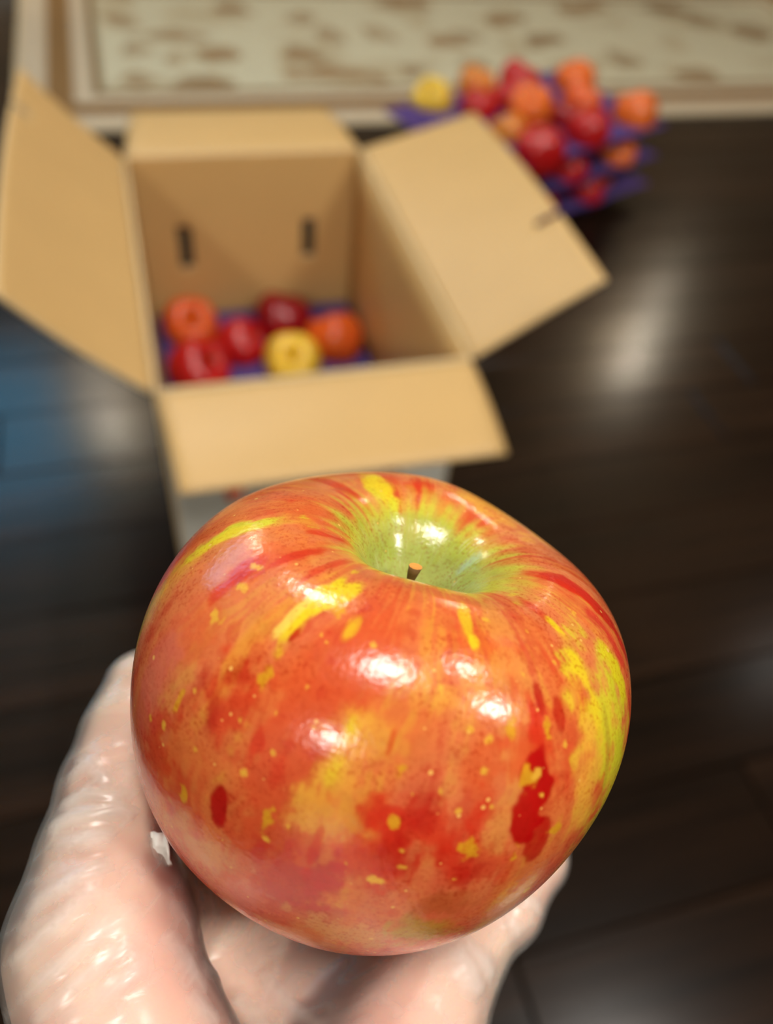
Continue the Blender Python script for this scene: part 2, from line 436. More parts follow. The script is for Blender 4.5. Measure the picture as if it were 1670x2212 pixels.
def ring_quads(npf,na):
    idx=np.arange(npf*na).reshape(npf,na); nx=np.roll(idx,-1,1)
    return np.stack([idx[:-1],idx[1:],nx[1:],nx[:-1]],-1).reshape(-1,4)

# ------------------------------------------------------------------ the apple in the hand
QA=np.array([-4.840831e-03,3.031084e-01,1.489449,2.882292e-01,4.420065e-01,8.593774e-01,1.034909,-2.872739e-03,1.373835e-02,
  5.255196e-04,8.819137e-03,-4.407110e-03,1.274876e-02,-2.183493e-02,8.545104e-04,5.593759e-03,-1.457491e-03,-3.778971e-04,
  1.288001e-02,-8.778589e-03,-3.999128e-04,-1.433198e-02,1.305375e-02,-5.511102e-03,1.966885e-02,-6.285481e-03,-2.241889e-03,
  1.891257e-03,8.929377e-03,1.646271e-02,1.692395e-03])
AC=QA[:3]*0.1                                       # apple centre, camera frame
a1,a2=QA[3],QA[4]
AX=np.array([math.sin(a1)*math.cos(a2),-math.cos(a1)*math.cos(a2),-math.sin(a2)])
ex=np.cross(AX,[0,0,1.]);ex/=np.linalg.norm(ex);ey=np.cross(AX,ex)
AB=np.stack([ex,ey,AX],1)
def make_big_apple():
    na,npf=900,430
    L,ph,pr=apple_local(QA[5],QA[6],QA[7:],na,npf,0.044)
    Pc=AC+L@AB.T                                   # camera frame
    du=np.roll(L,-1,1)-np.roll(L,1,1); dv=np.gradient(L,axis=0)
    Nl=np.cross(dv,du); Nl/=np.linalg.norm(Nl,axis=-1,keepdims=True)+1e-12
    if ((L)*Nl).sum()<0: Nl=-Nl
    px=PP+FPX*Pc[...,:2]/Pc[...,2:]
    vis=((Nl@AB.T)*(-Pc)).sum(-1)>0.0
    T_=np.linspace(0,1,npf)[:,None]+0*ph[None]
    cosp,sinp=np.cos(ph)[None]+0*T_,np.sin(ph)[None]+0*T_
    # streaky ground colour, streaks run stem to calyx
    wig=(fbm(L*120,2)-.5)*0.25
    def streak(ka,kt,off): 
        a=np.arctan2(sinp,cosp)+wig*0.35
        return vnoise(np.stack([np.cos(a)*ka+off,np.sin(a)*ka+off*1.7,T_*kt],-1))
    s1=streak(5,3,1); s2=streak(16,7,5); s3=streak(60,22,9)
    n_f=fbm(L*420,3); n_m=fbm(L*150,3)
    red=lin((206,64,36)); org=lin((216,116,58)); yel=lin((222,178,58)); deep=lin((176,24,18)); peach=lin((216,126,86))
    up=sstep(.42,.25,T_)
    m=0.42*s1+(0.30-.14*up)*s2+(0.12+.08*up)*s3+0.22*n_m-.03*up+.03
    m=m-.02
    col=org[None,None]+0*L
    def mixc(c,k):
        nonlocal col
        k=np.clip(k,0,1)[...,None]; col=col*(1-k)+np.asarray(c)*k
    mm=m+.16*(fbm(L*620,3)-.5)
    mixc(red,0.65*sstep(.46,.62,mm)); mixc(yel,0.40*sstep(.44,.32,mm)); mixc(peach,.35*sstep(.5,.7,streak(7,4,21)))
    mixc(deep,0.4*sstep(.58,.70,0.35*s2+0.65*n_f))
    # calyx end paler
    mixc(lin((224,160,84)),0.5*sstep(.80,.95,T_))
    # features of the skin: crop coordinates of the studied view turned into surface places
    vp=px[vis]; vi=np.argwhere(vis)
    edge=(fbm(L*900,2)-.5); edge2=(fbm(L*330,2)-.5)*1.5
    grain=sstep(.25,.75,.55*fbm(L*620,3)+.45*streak(70,40,31))
    tm=np.gradient(L,axis=0); tm/=np.linalg.norm(tm,axis=-1,keepdims=True)+1e-12
    def feat(x,y,rm,ra,c,k=1.0,soft=.5,rag=1.0,rot=0.0,fine=False):
        p=np.array([250+x/1.452,1000+y/1.452])
        i,j=vi[np.argmin(((vp-p)**2).sum(1))]
        c0=L[i,j]; dep=Pc[i,j,2]; u=dep/FPX/1.452
        em=tm[i,j]; ea=np.cross(Nl[i,j],em)
        if rot: em,ea=em*math.cos(rot)+ea*math.sin(rot),ea*math.cos(rot)-em*math.sin(rot)
        cv=max(abs((Nl[i,j]@AB.T)@Pc[i,j])/np.linalg.norm(Pc[i,j]),.35)
        d3=L-c0
        near=(d3**2).sum(-1) < (2.2*max(rm,ra)*u/cv)**2
        if not near.any(): return
        q=d3[near]; dm=(q@em)/(rm*u/math.sqrt(cv)); da=(q@ea)/(ra*u/math.sqrt(cv)); dn=np.abs(q@Nl[i,j])
        e=(edge if fine else edge2)[near]
        d=np.sqrt(dm*dm+da*da)+rag*e
        w_=1-sstep(1-soft,1+soft*.3,d)
        g_=grain[near]
        w_=k*(0.6*w_+0.4*sstep(.25,.75,w_+(g_-.5)*(1.1 if soft>.4 else .5)*np.clip(4*w_*(1-w_)+.25,0,1)))
        w_=np.clip(w_,0,1)[:,None]
        col[near]=col[near]*(1-w_)+np.asarray(c)*w_
    Y1=lin((228,206,34)); YG=lin((206,206,44)); YO=lin((230,170,62)); RD=lin((206,44,22)); DR=lin((178,12,12)); CR=lin((190,44,46)); OC=lin((214,158,34)); PE=lin((226,146,96)); TN=lin((214,150,84)); OL=lin((170,150,44)); PK=lin((216,112,92)); OR=lin((212,92,44))
    for f in [  # broad soft zones
        (420,250,170,200,lin((220,124,56)),.75,.9),(640,160,110,170,lin((222,128,54)),.7,.9),(250,560,120,110,OR,.6,.9),(120,700,150,60,PK,.6,.8),(360,760,190,120,RD,.75,.8),(130,900,120,70,RD,.7,.8),(800,600,170,140,OR,.5,.9),(560,640,120,80,OR,.6,.9),
        (1150,560,90,110,RD,.55,.9),(1310,880,170,110,RD,.65,.8),(1150,980,120,90,OR,.7,.9),(960,1150,120,170,RD,.8,.8),(820,1240,120,140,RD,.7,.8),(1130,1260,120,120,RD,.6,.9),
        (700,930,180,90,YO,.85,.8),(620,1090,130,80,YO,.8,.8),(830,860,90,80,YO,.6,.9),(1020,740,70,90,YO,.7,.9),(560,1330,170,110,CR,.75,.8),(630,1420,70,90,CR,.7,.7),(260,1220,80,120,TN,.7,.8),(150,1170,80,50,PK,.8,.8),
        (380,1350,100,60,PK,.6,.8),(750,1480,60,170,TN,.85,.7),(560,1480,50,90,PE,.8,.7),(950,1470,70,90,OL,.7,.8),(1150,1430,60,100,OR,.5,.9),(1040,1380,70,80,lin((176,84,36)),.7,.8),
        (1540,810,190,110,YG,.9,.85),(1490,790,130,60,Y1,.6,.9),(1565,980,180,80,YG,.85,.85),(1490,960,170,50,YO,.8,.8),(1500,1150,90,45,OL,.8,.7),(1400,1290,130,50,lin((196,140,50)),.8,.8),(1290,1400,60,60,OL,.5,.9),
        (1330,230,150,230,PE,.85,.9),(1210,150,110,150,YO,.8,.9),(1480,330,60,90,OR,.5,.9),(1130,110,40,60,YO,.7,.9),
        (80,520,150,28,OL,.8,.7),(150,400,110,28,YO,.7,.8),(500,300,90,90,OR,.7,.9),(640,170,80,90,OR,.8,.9)]: feat(*f,rag=.9)
    for f in [  # streaks and patches with a readable edge
        (400,205,150,30,YG,.95,.6),(330,240,90,22,Y1,.8,.7),(640,432,210,30,Y1,.97,.5),(730,400,80,34,Y1,.9,.6),(560,470,120,18,lin((236,214,92)),.8,.6),(830,85,100,36,Y1,.95,.6),(870,140,50,30,YG,.8,.7),
        (690,70,120,24,RD,.85,.6),(560,110,90,22,OR,.8,.7),(960,70,50,34,RD,.8,.7),(730,200,100,12,RD,.8,.7),(690,235,90,10,RD,.75,.7),(560,290,110,20,RD,.85,.7),(420,330,80,30,RD,.8,.7),(650,330,110,14,RD,.7,.7),(330,400,70,24,RD,.75,.7),
        (385,650,120,50,DR,.55,.9),(300,800,90,40,DR,.6,.8),(270,690,60,30,DR,.5,.8),(440,880,90,24,RD,.8,.7),(510,960,80,30,RD,.6,.8),(325,1070,62,26,DR,.95,.3),(560,535,40,14,DR,.85,.5),
        (1500,440,190,26,lin((196,30,30)),.9,.5),(1560,560,90,22,lin((206,54,44)),.85,.6),(1400,380,110,12,RD,.8,.6),(1330,470,60,16,RD,.6,.7),
        (1325,720,60,18,DR,.8,.5),(1395,800,64,20,DR,.7,.5),(1315,830,80,30,RD,.8,.6),(1300,1060,128,56,DR,.97,.22),(1320,1190,70,34,DR,.85,.4),(1140,1120,110,40,RD,.6,.8),
        (960,1090,120,60,DR,.55,.9),(880,1250,70,110,DR,.45,.9),(1110,1290,60,40,DR,.6,.8),(800,1100,70,40,RD,.7,.8),(870,870,60,14,RD,.6,.7),(620,1220,110,16,RD,.75,.6),(650,1300,90,50,CR,.7,.8),
        (1380,515,40,18,Y1,.95,.6),(1100,490,64,18,lin((214,180,36)),.9,.5),(1125,565,30,18,Y1,.85,.6),(1000,430,30,12,RD,.6,.7),(740,520,44,20,Y1,.6,.8),(730,840,46,36,Y1,.7,.8),(690,950,80,40,Y1,.55,.9),
        (1480,690,110,30,Y1,.8,.6),(1570,650,80,26,lin((214,208,30)),.85,.6),(1545,900,120,14,OL,.6,.7)]: feat(*f,rag=.8)
    for f in [(460,685,46,22),(390,810,10,9),(502,780,14,10),(618,830,9,8),(600,700,10,8),(645,545,8,6),(318,492,20,26),(398,385,16,18),(440,320,12,20),(492,910,16,12),(395,975,14,12),(212,1040,22,14),(476,1115,36,13),(475,1185,10,9),
              (895,960,26,17),(868,1122,30,22),(1015,1030,13,9),(1075,1095,11,14),(1152,965,15,13),(1180,860,18,15),(1240,832,36,15),(1352,830,30,14),(1115,835,9,12),(1275,660,17,11),(1292,985,34,26),(1325,965,18,16),(1335,1045,9,8),
              (1120,1210,30,30),(820,1310,14,34),(1175,1080,9,8),(895,1220,10,8),(905,1272,8,14),(1020,710,14,9),(1250,1225,22,14),(1095,455,14,12),(190,755,44,9),(150,822,14,9),(110,800,8,7),(1380,1150,26,16),(1060,1305,9,12),(720,1255,6,5),
              (1245,412,8,14),(1160,495,9,10),(1375,622,10,7),(250,900,7,6),(248,715,9,7),(715,455,30,18),(1290,1340,9,7),(660,560,8,7),(808,566,8,8),(540,1140,7,6),(1440,470,14,10),(1290,530,10,8),(870,460,22,10),(1410,885,9,7),(930,1040,6,6)]:
        feat(f[0],f[1],f[2],f[3],OC if f[2]>20 else lin((226,176,60)),.92,.5,2.2,0,True)
    # stem hollow: lime inside the rim, pale bloom and russet deeper in
    rl=np.hypot(L[...,0],L[...,1])/0.044
    inn=(T_<0.33)
    kk=sstep(.46,.24,rl+.16*(s2-.5)+.10*(n_m-.5)+.08*edge2)*inn
    mixc(lin((196,202,66)),kk*.9)
    mixc(lin((160,184,66)),sstep(.34,.16,rl+.1*edge2)*inn*.8)
    bl=sstep(.30,.12,rl+.25*(n_m-.5)+.1*(s3-.5))*inn
    mixc(lin((176,182,120)),bl*.55)
    mixc(lin((206,208,170)),sstep(.62,.80,s3*.6+n_f*.4)*sstep(.42,.2,rl)*inn*.5)
    rt=np.linalg.norm(L,axis=-1)
    col=np.clip(col*(0.80+0.24*n_f[...,None])*np.array([1.0,.93,.92]),0,1)
    # radius table for the hand to rest against
    V=L.reshape(-1,3); Q=ring_quads(npf,na)
    m_,nt,p=new_mat('striped_apple_skin')
    at=nd(nt,'ShaderNodeAttribute'); at.attribute_name='skin'
    tc=nd(nt,'ShaderNodeTexCoord')
    n1=nd(nt,'ShaderNodeTexNoise'); n1.inputs['Scale'].default_value=1500; n1.inputs['Detail'].default_value=3; n1.inputs['Roughness'].default_value=.65
    nt.links.new(tc.outputs['Object'],n1.inputs['Vector'])
    mr=nd(nt,'ShaderNodeMapRange'); mr.inputs['From Min'].default_value=.50; mr.inputs['From Max'].default_value=.68; mr.inputs['To Max'].default_value=.75
    nt.links.new(n1.outputs['Fac'],mr.inputs['Value'])
    hs=nd(nt,'ShaderNodeMix',data_type='RGBA',blend_type='MULTIPLY'); hs.inputs['B'].default_value=(0.72,0.28,0.16,1)
    n4=nd(nt,'ShaderNodeTexNoise'); n4.inputs['Scale'].default_value=95; nt.links.new(tc.outputs['Object'],n4.inputs['Vector'])
    mr4=nd(nt,'ShaderNodeMapRange'); mr4.inputs['From Min'].default_value=.38; mr4.inputs['From Max'].default_value=.62; mr4.inputs['To Min'].default_value=.25; nt.links.new(n4.outputs['Fac'],mr4.inputs['Value'])
    ml=nd(nt,'ShaderNodeMath',operation='MULTIPLY'); nt.links.new(mr.outputs['Result'],ml.inputs[0]); nt.links.new(mr4.outputs['Result'],ml.inputs[1])
    nt.links.new(ml.outputs[0],hs.inputs['Factor']); nt.links.new(at.outputs['Color'],hs.inputs['A'])
    vo=nd(nt,'ShaderNodeTexVoronoi'); vo.inputs['Scale'].default_value=330; vo.inputs['Randomness'].default_value=1
    nt.links.new(tc.outputs['Object'],vo.inputs['Vector'])
    sub=nd(nt,'ShaderNodeMath',operation='MULTIPLY_ADD'); sub.inputs[1].default_value=.38; sub.inputs[2].default_value=-.11
    n3=nd(nt,'ShaderNodeTexNoise'); n3.inputs['Scale'].default_value=180
    nt.links.new(tc.outputs['Object'],n3.inputs['Vector']); nt.links.new(n3.outputs['Fac'],sub.inputs[0])
    lt=nd(nt,'ShaderNodeMath',operation='SUBTRACT'); nt.links.new(sub.outputs[0],lt.inputs[0]); nt.links.new(vo.outputs['Distance'],lt.inputs[1])
    mr2=nd(nt,'ShaderNodeMapRange'); mr2.inputs['From Min'].default_value=0; mr2.inputs['From Max'].default_value=.05; mr2.inputs['To Max'].default_value=.8
    nt.links.new(lt.outputs[0],mr2.inputs['Value'])
    mx=nd(nt,'ShaderNodeMix',data_type='RGBA'); mx.inputs['B'].default_value=lin4((232,180,92))
    nt.links.new(mr2.outputs['Result'],mx.inputs['Factor']); nt.links.new(hs.outputs['Result'],mx.inputs['A'])
    nt.links.new(mx.outputs['Result'],p.inputs['Base Color'])
    p.inputs['Roughness'].default_value=.20; p.inputs['Specular IOR Level'].default_value=.5
    b=nd(nt,'ShaderNodeBump'); b.inputs['Strength'].default_value=.25; b.inputs['Distance'].default_value=.00025
    n2=nd(nt,'ShaderNodeTexNoise'); n2.inputs['Scale'].default_value=900; n2.inputs['Detail'].default_value=2
    nt.links.new(tc.outputs['Object'],n2.inputs['Vector']); nt.links.new(n2.outputs['Fac'],b.inputs['Height']); nt.links.new(b.outputs['Normal'],p.inputs['Normal'])
    me=quad_mesh('apple',V,Q,m_)
    c4=np.ones((len(V),4),np.float32); c4[:,:3]=col.reshape(-1,3)
    a=me.color_attributes.new('skin','FLOAT_COLOR','POINT'); a.data.foreach_set('color',c4.ravel())
    o=bpy.data.objects.new('apple',me); COL.objects.link(o)
    W=MC.T@AB
    mw=Matrix([list(r) for r in W]).to_4x4(); mw.translation=Vector(c2w(AC)); o.matrix_world=mw
    tag(o,'big striped red and yellow apple with a short stem, held in the gloved hand','apple')
    return o,L
apple,APL=make_big_apple()
def stem(parent, base, tip, r, bend):
    V=[];Fq=[];n=10;k=8
    base=np.array(base,float);tip=np.array(tip,float);d=tip-base
    sx=np.cross(d,[0,1,0.2]);sx/=np.linalg.norm(sx);sy=np.cross(d,sx);sy/=np.linalg.norm(sy)
    for j in range(k+1):
        t=j/k; c=base+d*t+np.array(bend)*math.sin(math.pi*t); rr=r*(1.25-.55*math.sin(math.pi*min(t*1.1,1)*.8)+(.35*max(t-.75,0)*4))
        for i in range(n):
            a=2*math.pi*i/n; V.append(c+rr*(math.cos(a)*sx+math.sin(a)*sy))
    for j in range(k):
        for i in range(n): Fq.append((j*n+i,j*n+(i+1)%n,(j+1)*n+(i+1)%n,(j+1)*n+i))
    V.append(tip-d*.02); c=len(V)-1
    for i in range(n): Fq.append((k*n+i,k*n+(i+1)%n,c))
    o=mesh_obj('stem',V,Fq,[M_stem,M_cut],parent,True)
    for pg in list(o.data.polygons)[-n:]: pg.material_index=1; pg.use_smooth=False
    return o
# stem tip sits where it peeks over the near rim of the hollow
tip_c=cpt(897,1243,0.1335); tl=(tip_c-AC)@AB
stem(apple,(0,0,.0125),tuple(np.array([0,0,.0125])+.0112*(lambda v:v/np.linalg.norm(v))(np.array([0,0,1.])+.12*(ex@AB)*0+np.array([.05,-.03,0]))),.00095,(0.0004,0,0))

# ------------------------------------------------------------------ gloved hand
AR=np.linalg.norm(APL,axis=-1)
def apple_sdf(Pn):
    q=(Pn-AC)@AB; r=np.linalg.norm(q,axis=-1)+1e-9
    ct=q[...,2]/r; ph=np.arctan2(q[...,1],q[...,0])%(2*np.pi)
    # outer radius by polar angle and azimuth, hollow ignored
    return r-APT[np.clip(((1-ct)*.5*(NT-1)).astype(int),0,NT-1),(ph/(2*np.pi)*NP).astype(int)%NP]
NT,NP=90,90
def _tab():
    r=np.linalg.norm(APL,axis=-1); ct=APL[...,2]/(r+1e-9); ph=(np.arctan2(APL[...,1],APL[...,0])%(2*np.pi))
    t=np.zeros((NT,NP)); ii=np.clip(((1-ct)*.5*(NT-1)).round().astype(int),0,NT-1); jj=(ph/(2*np.pi)*NP).astype(int)%NP
    np.maximum.at(t,(ii.ravel(),jj.ravel()),r.ravel())
    for k in range(NT):
        if (t[k]==0).any(): t[k]=np.where(t[k]==0,t[k].max() or t[k-1],t[k])
    return t
APT=_tab()

def cone(Pn,a,b,ra,rb):
    ab=b-a; t=np.clip(((Pn-a)@ab)/(ab@ab),0,1)
    return np.linalg.norm(Pn-a-t[...,None]*ab,axis=-1)-(ra+(rb-ra)*t)
def smin(a,b,k):
    h=np.clip(.5+.5*(b-a)/k,0,1); return b*(1-h)+a*h-k*h*(1-h)
def hand_parts():
    S=[]
    wr_r=cpt(345,2980,.130); wr_u=cpt(740,2980,.130); wr_m=(wr_r+wr_u)/2
    fa=wr_m+np.array([-.060,.120,-.125])
    MCPp=cpt(945,2085,.170); MCPr=cpt(800,2015,.182); MCPm=cpt(630,1960,.188); MCPi=cpt(470,1895,.186)
    palm=[]
    for m,wp,r1,r0 in ((MCPp,wr_u,.0098,.017),(MCPr,wr_u*.66+wr_r*.34,.0115,.019),(MCPm,wr_u*.33+wr_r*.67,.0120,.019),(MCPi,wr_r,.0115,.018)):
        palm.append(cone_args(wp,m,r0,r1))
    palm.append(cone_args(MCPi,MCPm,.011,.0115)); palm.append(cone_args(MCPm,MCPr,.0115,.011)); palm.append(cone_args(MCPr,MCPp,.011,.0095))
    # thenar and hypothenar mounds, web to the index
    tM=cpt(214,2030,.140)
    palm.append(cone_args(cpt(345,2560,.130),tM,.021,.0138))
    palm.append(cone_args(cpt(620,2700,.132),cpt(880,2190,.160),.019,.0105))
    palm.append(cone_args(tM,MCPi,.0095,.0085))
    fore=[cone_args(wr_r,fa+np.array([-.016,-.004,0]),.021,.030),cone_args(wr_u,fa+np.array([.016,.004,0]),.020,.030)]
    fing=[]
    tI=cpt(262,1700,.155); tT=cpt(312,1492,.1665)
    fing.append([(tM,.0138),(cpt(222,1850,.148),.0112),(tI,.0108),(cpt(286,1590,.161),.0094),(tT,.0080)])
    def wrap(m,d1,lens,rad,tot):
        d0=(m-AC); r0=np.linalg.norm(d0); d0=d0/r0; d1=np.array(d1,float); d1-=d0*(d1@d0); d1/=np.linalg.norm(d1)
        ch=[(m,rad[0])]; ang=0
        L=sum(lens)
        acc=0
        for l,r in zip(lens,rad[1:]):
            acc+=l; th=tot*acc/L; rr=0.0475+r+ (r0-0.0475-r)*max(0,1-acc/L*1.6)
            dd=d0*math.cos(th)+d1*math.sin(th); ch.append((AC+dd*rr,r))
        return ch
    fing.append([(MCPp,.0095),(cpt(1085,1955,.178),.0080),(cpt(1150,1850,.188),.0074),(cpt(1165,1730,.199),.0068),(cpt(1135,1620,.205),.0062)])
    fing.append(wrap(MCPr,(.42,-.5,.62),(.020,.020,.014,.012,.012,.010),(.011,.0095,.0092,.0085,.0084,.0078,.0068),1.22))
    fing.append(wrap(MCPm,(.12,-.6,.65),(.022,.022,.015,.013,.012,.011),(.0115,.0098,.0095,.0088,.0086,.008,.007),1.30))
    fing.append(wrap(MCPi,(-.12,-.6,.65),(.020,.021,.014,.012,.012,.010),(.011,.0096,.0092,.0086,.0084,.0078,.0068),1.22))
    return palm,fore,fing
def cone_args(a,b,ra,rb): return (np.array(a),np.array(b),ra,rb)
PALM,FORE,FING=hand_parts()
def hand_sdf(Pn, grow=0.0):
    d=None
    for a in PALM+FORE:
        x=cone(Pn,*a); d=x if d is None else smin(d,x,.010)
    for ch in FING:
        f=None
        for (a,ra),(b,rb) in zip(ch[:-1],ch[1:]):
            x=cone(Pn,a,b,ra,rb); f=x if f is None else smin(f,x,.0025)
        d=smin(d,f,.0055)
    # flesh flattens where it carries the apple
    k=.003; ap=-(apple_sdf(Pn)-.0006); h=np.clip(.5+.5*(d-ap)/k,0,1)
    d=d*h+ap*(1-h)+k*h*(1-h)
    return d-grow
def surface_nets(f,org,h):
    s=f<0
    c=[s[i:s.shape[0]-1+i,j:s.shape[1]-1+j,k:s.shape[2]-1+k] for i in (0,1) for j in (0,1) for k in (0,1)]
    cnt=sum(x.astype(np.int8) for x in c); act=(cnt>0)&(cnt<8)
    ids=np.full(act.shape,-1,np.int64); A=np.argwhere(act); ids[act]=np.arange(len(A))
    acc=np.zeros((len(A),3)); num=np.zeros(len(A))
    offs=[(i,j,k) for i in (0,1) for j in (0,1) for k in (0,1)]
    for a in range(8):
        for b in range(a+1,8):
            oa,ob=offs[a],offs[b]
            if sum(abs(p-q) for p,q in zip(oa,ob))!=1: continue
            fa=f[A[:,0]+oa[0],A[:,1]+oa[1],A[:,2]+oa[2]]; fb=f[A[:,0]+ob[0],A[:,1]+ob[1],A[:,2]+ob[2]]
            cr=(fa<0)!=(fb<0); t=np.where(cr,fa/(fa-fb+1e-30),0)
            p=np.array(oa)+t[:,None]*(np.array(ob)-np.array(oa)); acc+=p*cr[:,None]; num+=cr
    V=org+(A+acc/num[:,None])*h
    Q=[]
    for ax in range(3):
        sl0=[slice(None)]*3; sl1=[slice(None)]*3; sl0[ax]=slice(0,-1); sl1[ax]=slice(1,None)
        e=s[tuple(sl0)]!=s[tuple(sl1)]; E_=np.argwhere(e); ins=s[tuple(sl0)][e]
        b,c_=(ax+1)%3,(ax+2)%3
        ok=(E_[:,b]>0)&(E_[:,c_]>0)&(E_[:,b]<act.shape[b])&(E_[:,c_]<act.shape[c_])&(E_[:,ax]<act.shape[ax])
        E_=E_[ok]; ins=ins[ok]
        def cell(db,dc):
            q=E_.copy(); q[:,b]-=db; q[:,c_]-=dc; return ids[q[:,0],q[:,1],q[:,2]]
        q=np.stack([cell(1,1),cell(0,1),cell(0,0),cell(1,0)],-1)
        q[~ins]=q[~ins][:,::-1]; Q.append(q)
    Q=np.concatenate(Q); Q=Q[(Q>=0).all(1)]
    return V,Q
def grad(fn,Pn,e=4e-4):
    g=np.stack([fn(Pn+np.eye(3)[k]*e)-fn(Pn-np.eye(3)[k]*e) for k in range(3)],-1)
    return g/(np.linalg.norm(g,axis=-1,keepdims=True)+1e-12)
def make_hand():
    allp=np.concatenate([np.array([a[0]-a[2],a[0]+a[2],a[1]-a[3],a[1]+a[3]]) for a in PALM+FORE]+[np.array([p-r for p,r in ch]+[p+r for p,r in ch]) for ch in FING])
    lo=allp.min(0)-.006; hi=allp.max(0)+.006
    h=.0011; BK=8
    n=(np.ceil((hi-lo)/(h*BK)).astype(int)+1)*BK
    nb=n//BK
    cc=np.stack(np.meshgrid(*[lo[k]+h*(BK*np.arange(nb[k])+(BK-1)/2) for k in range(3)],indexing='ij'),-1)
    fc=hand_sdf(cc)
    f=np.repeat(np.repeat(np.repeat(fc,BK,0),BK,1),BK,2).astype(np.float32)
    act=np.argwhere(np.abs(fc)<h*BK*1.15)
    loc_=np.stack(np.meshgrid(*[np.arange(BK)]*3,indexing='ij'),-1)
    for a in range(0,len(act),400):
        b=act[a:a+400]; ij=b[:,None,None,None,:]*BK+loc_[None]
        f[ij[...,0],ij[...,1],ij[...,2]]=hand_sdf(lo+ij*h)
    V,Q=surface_nets(f,lo,h)
    for _ in range(2): 
        d=hand_sdf(V); V=V-grad(hand_sdf,V)*d[:,None]*.8
    return V,Q
HV,HQ=make_hand()
print('hand verts',len(HV))
HN=grad(hand_sdf,HV)
# glove: a thin loose film over the hand, standing off the skin in folds
def lines_px(lst):
    out=[]
    hp=PP+FPX*HV[:,:2]/HV[:,2:]; fr=(HN*HV).sum(1)<0
    cand=np.argwhere(fr)[:,0]
    for pts,amp,wd in lst:
        P3=[]
        for p in pts:
            d=((hp[cand]-np.array(p))**2).sum(1); near=cand[d<max(d.min()*1.5,30.0)]
            k=near[np.argmin(HV[near,2])]; P3.append(HV[k])
        out.append((P3,amp,wd))
    return out
FOLDS=lines_px([
  ([(60,1985),(150,1905),(240,1870)],.0008,.0012),
  ([(110,1800),(180,1768),(255,1752),(290,1760)],.0022,.0013),([(135,1745),(200,1722),(270,1728)],.0018,.0012),([(150,1690),(200,1655),(235,1690)],.0014,.0011),([(175,1640),(215,1665),(240,1705)],.0014,.0010),
  ([(120,1830),(190,1810),(250,1800)],.0010,.0012),
  ([(20,2200),(120,2100),(230,2010),(300,1950)],.0009,.0010),([(70,2212),(170,2120),(290,2040)],.0010,.0009),([(30,2090),(130,1990),(210,1920)],.0007,.0012),([(130,2210),(260,2120),(330,2080)],.0007,.0012),
  ([(430,2090),(520,2160),(600,2230)],.0008,.0012),([(400,2150),(470,2230)],.0008,.0015),([(350,2010),(400,2080),(440,2160)],.0007,.0012),([(560,2100),(650,2190),(700,2230)],.0007,.0012),
  ([(980,2050),(1015,2100),(1030,2150)],.0020,.0022),([(1000,2040),(1040,2080),(1060,2120)],.0016,.0018),([(1085,1985),(1120,2010)],.0008,.0010),([(1130,1940),(1165,1965)],.0012,.0012),
])
def fold_disp(V):
    d=np.zeros(len(V)); w_=np.zeros(len(V))
    for P3,amp,wd in FOLDS:
        m=np.full(len(V),9.0)
        for a,b in zip(P3[:-1],P3[1:]):
            if ((b-a)@(b-a))>1e-12: m=np.minimum(m,cone(V,a,b,0,0))
        m=m+(fbm(V*400,2)-.5)*wd*.6
        e0,e1=P3[0],P3[-1]; Lf=np.linalg.norm(e1-e0)+1e-9
        tt=np.clip(((V-e0)@(e1-e0))/Lf**2,0,1); tap=np.sqrt(np.clip(4*tt*(1-tt),0,1)); tap=.15+.85*tap
        wd=wd*1.4; amp_=amp*.62*tap
        d=np.maximum(d,amp_*np.exp(-(m/wd)**2)); w_=np.maximum(w_,tap*np.exp(-(m/wd/.8)**2)*min(.8,amp/.0012))
    lo=(fbm(V*60,1)-.5)*.0010
    q=V@np.array([[.6,.8,0],[-.8,.6,0],[0,0,1.]]).T
    rid=1-np.abs(2*fbm(q*np.array([330,70,150]),2)-1)
    fine=sstep(.70,1.0,rid)
    return d+(lo+.0005)*.5+fine*.00006, np.clip(w_+fine*.18+.10,0,1)
def skin_mat():
    m,nt,p=new_mat('skin')
    tc=nd(nt,'ShaderNodeTexCoord'); n=nd(nt,'ShaderNodeTexNoise'); n.inputs['Scale'].default_value=28; n.inputs['Detail'].default_value=4
    nt.links.new(tc.outputs['Object'],n.inputs['Vector'])
    cr=nd(nt,'ShaderNodeValToRGB'); cr.color_ramp.elements[0].position=.35; cr.color_ramp.elements[0].color=lin4((240,212,190)); cr.color_ramp.elements[1].position=.66; cr.color_ramp.elements[1].color=lin4((236,184,166))
    nt.links.new(n.outputs['Fac'],cr.inputs['Fac']); nt.links.new(cr.outputs['Color'],p.inputs['Base Color'])
    p.inputs['Roughness'].default_value=.55
    p.inputs['Subsurface Weight'].default_value=.6; p.inputs['Subsurface Radius'].default_value=(1,.3,.15); p.inputs['Subsurface Scale'].default_value=.006
    return m
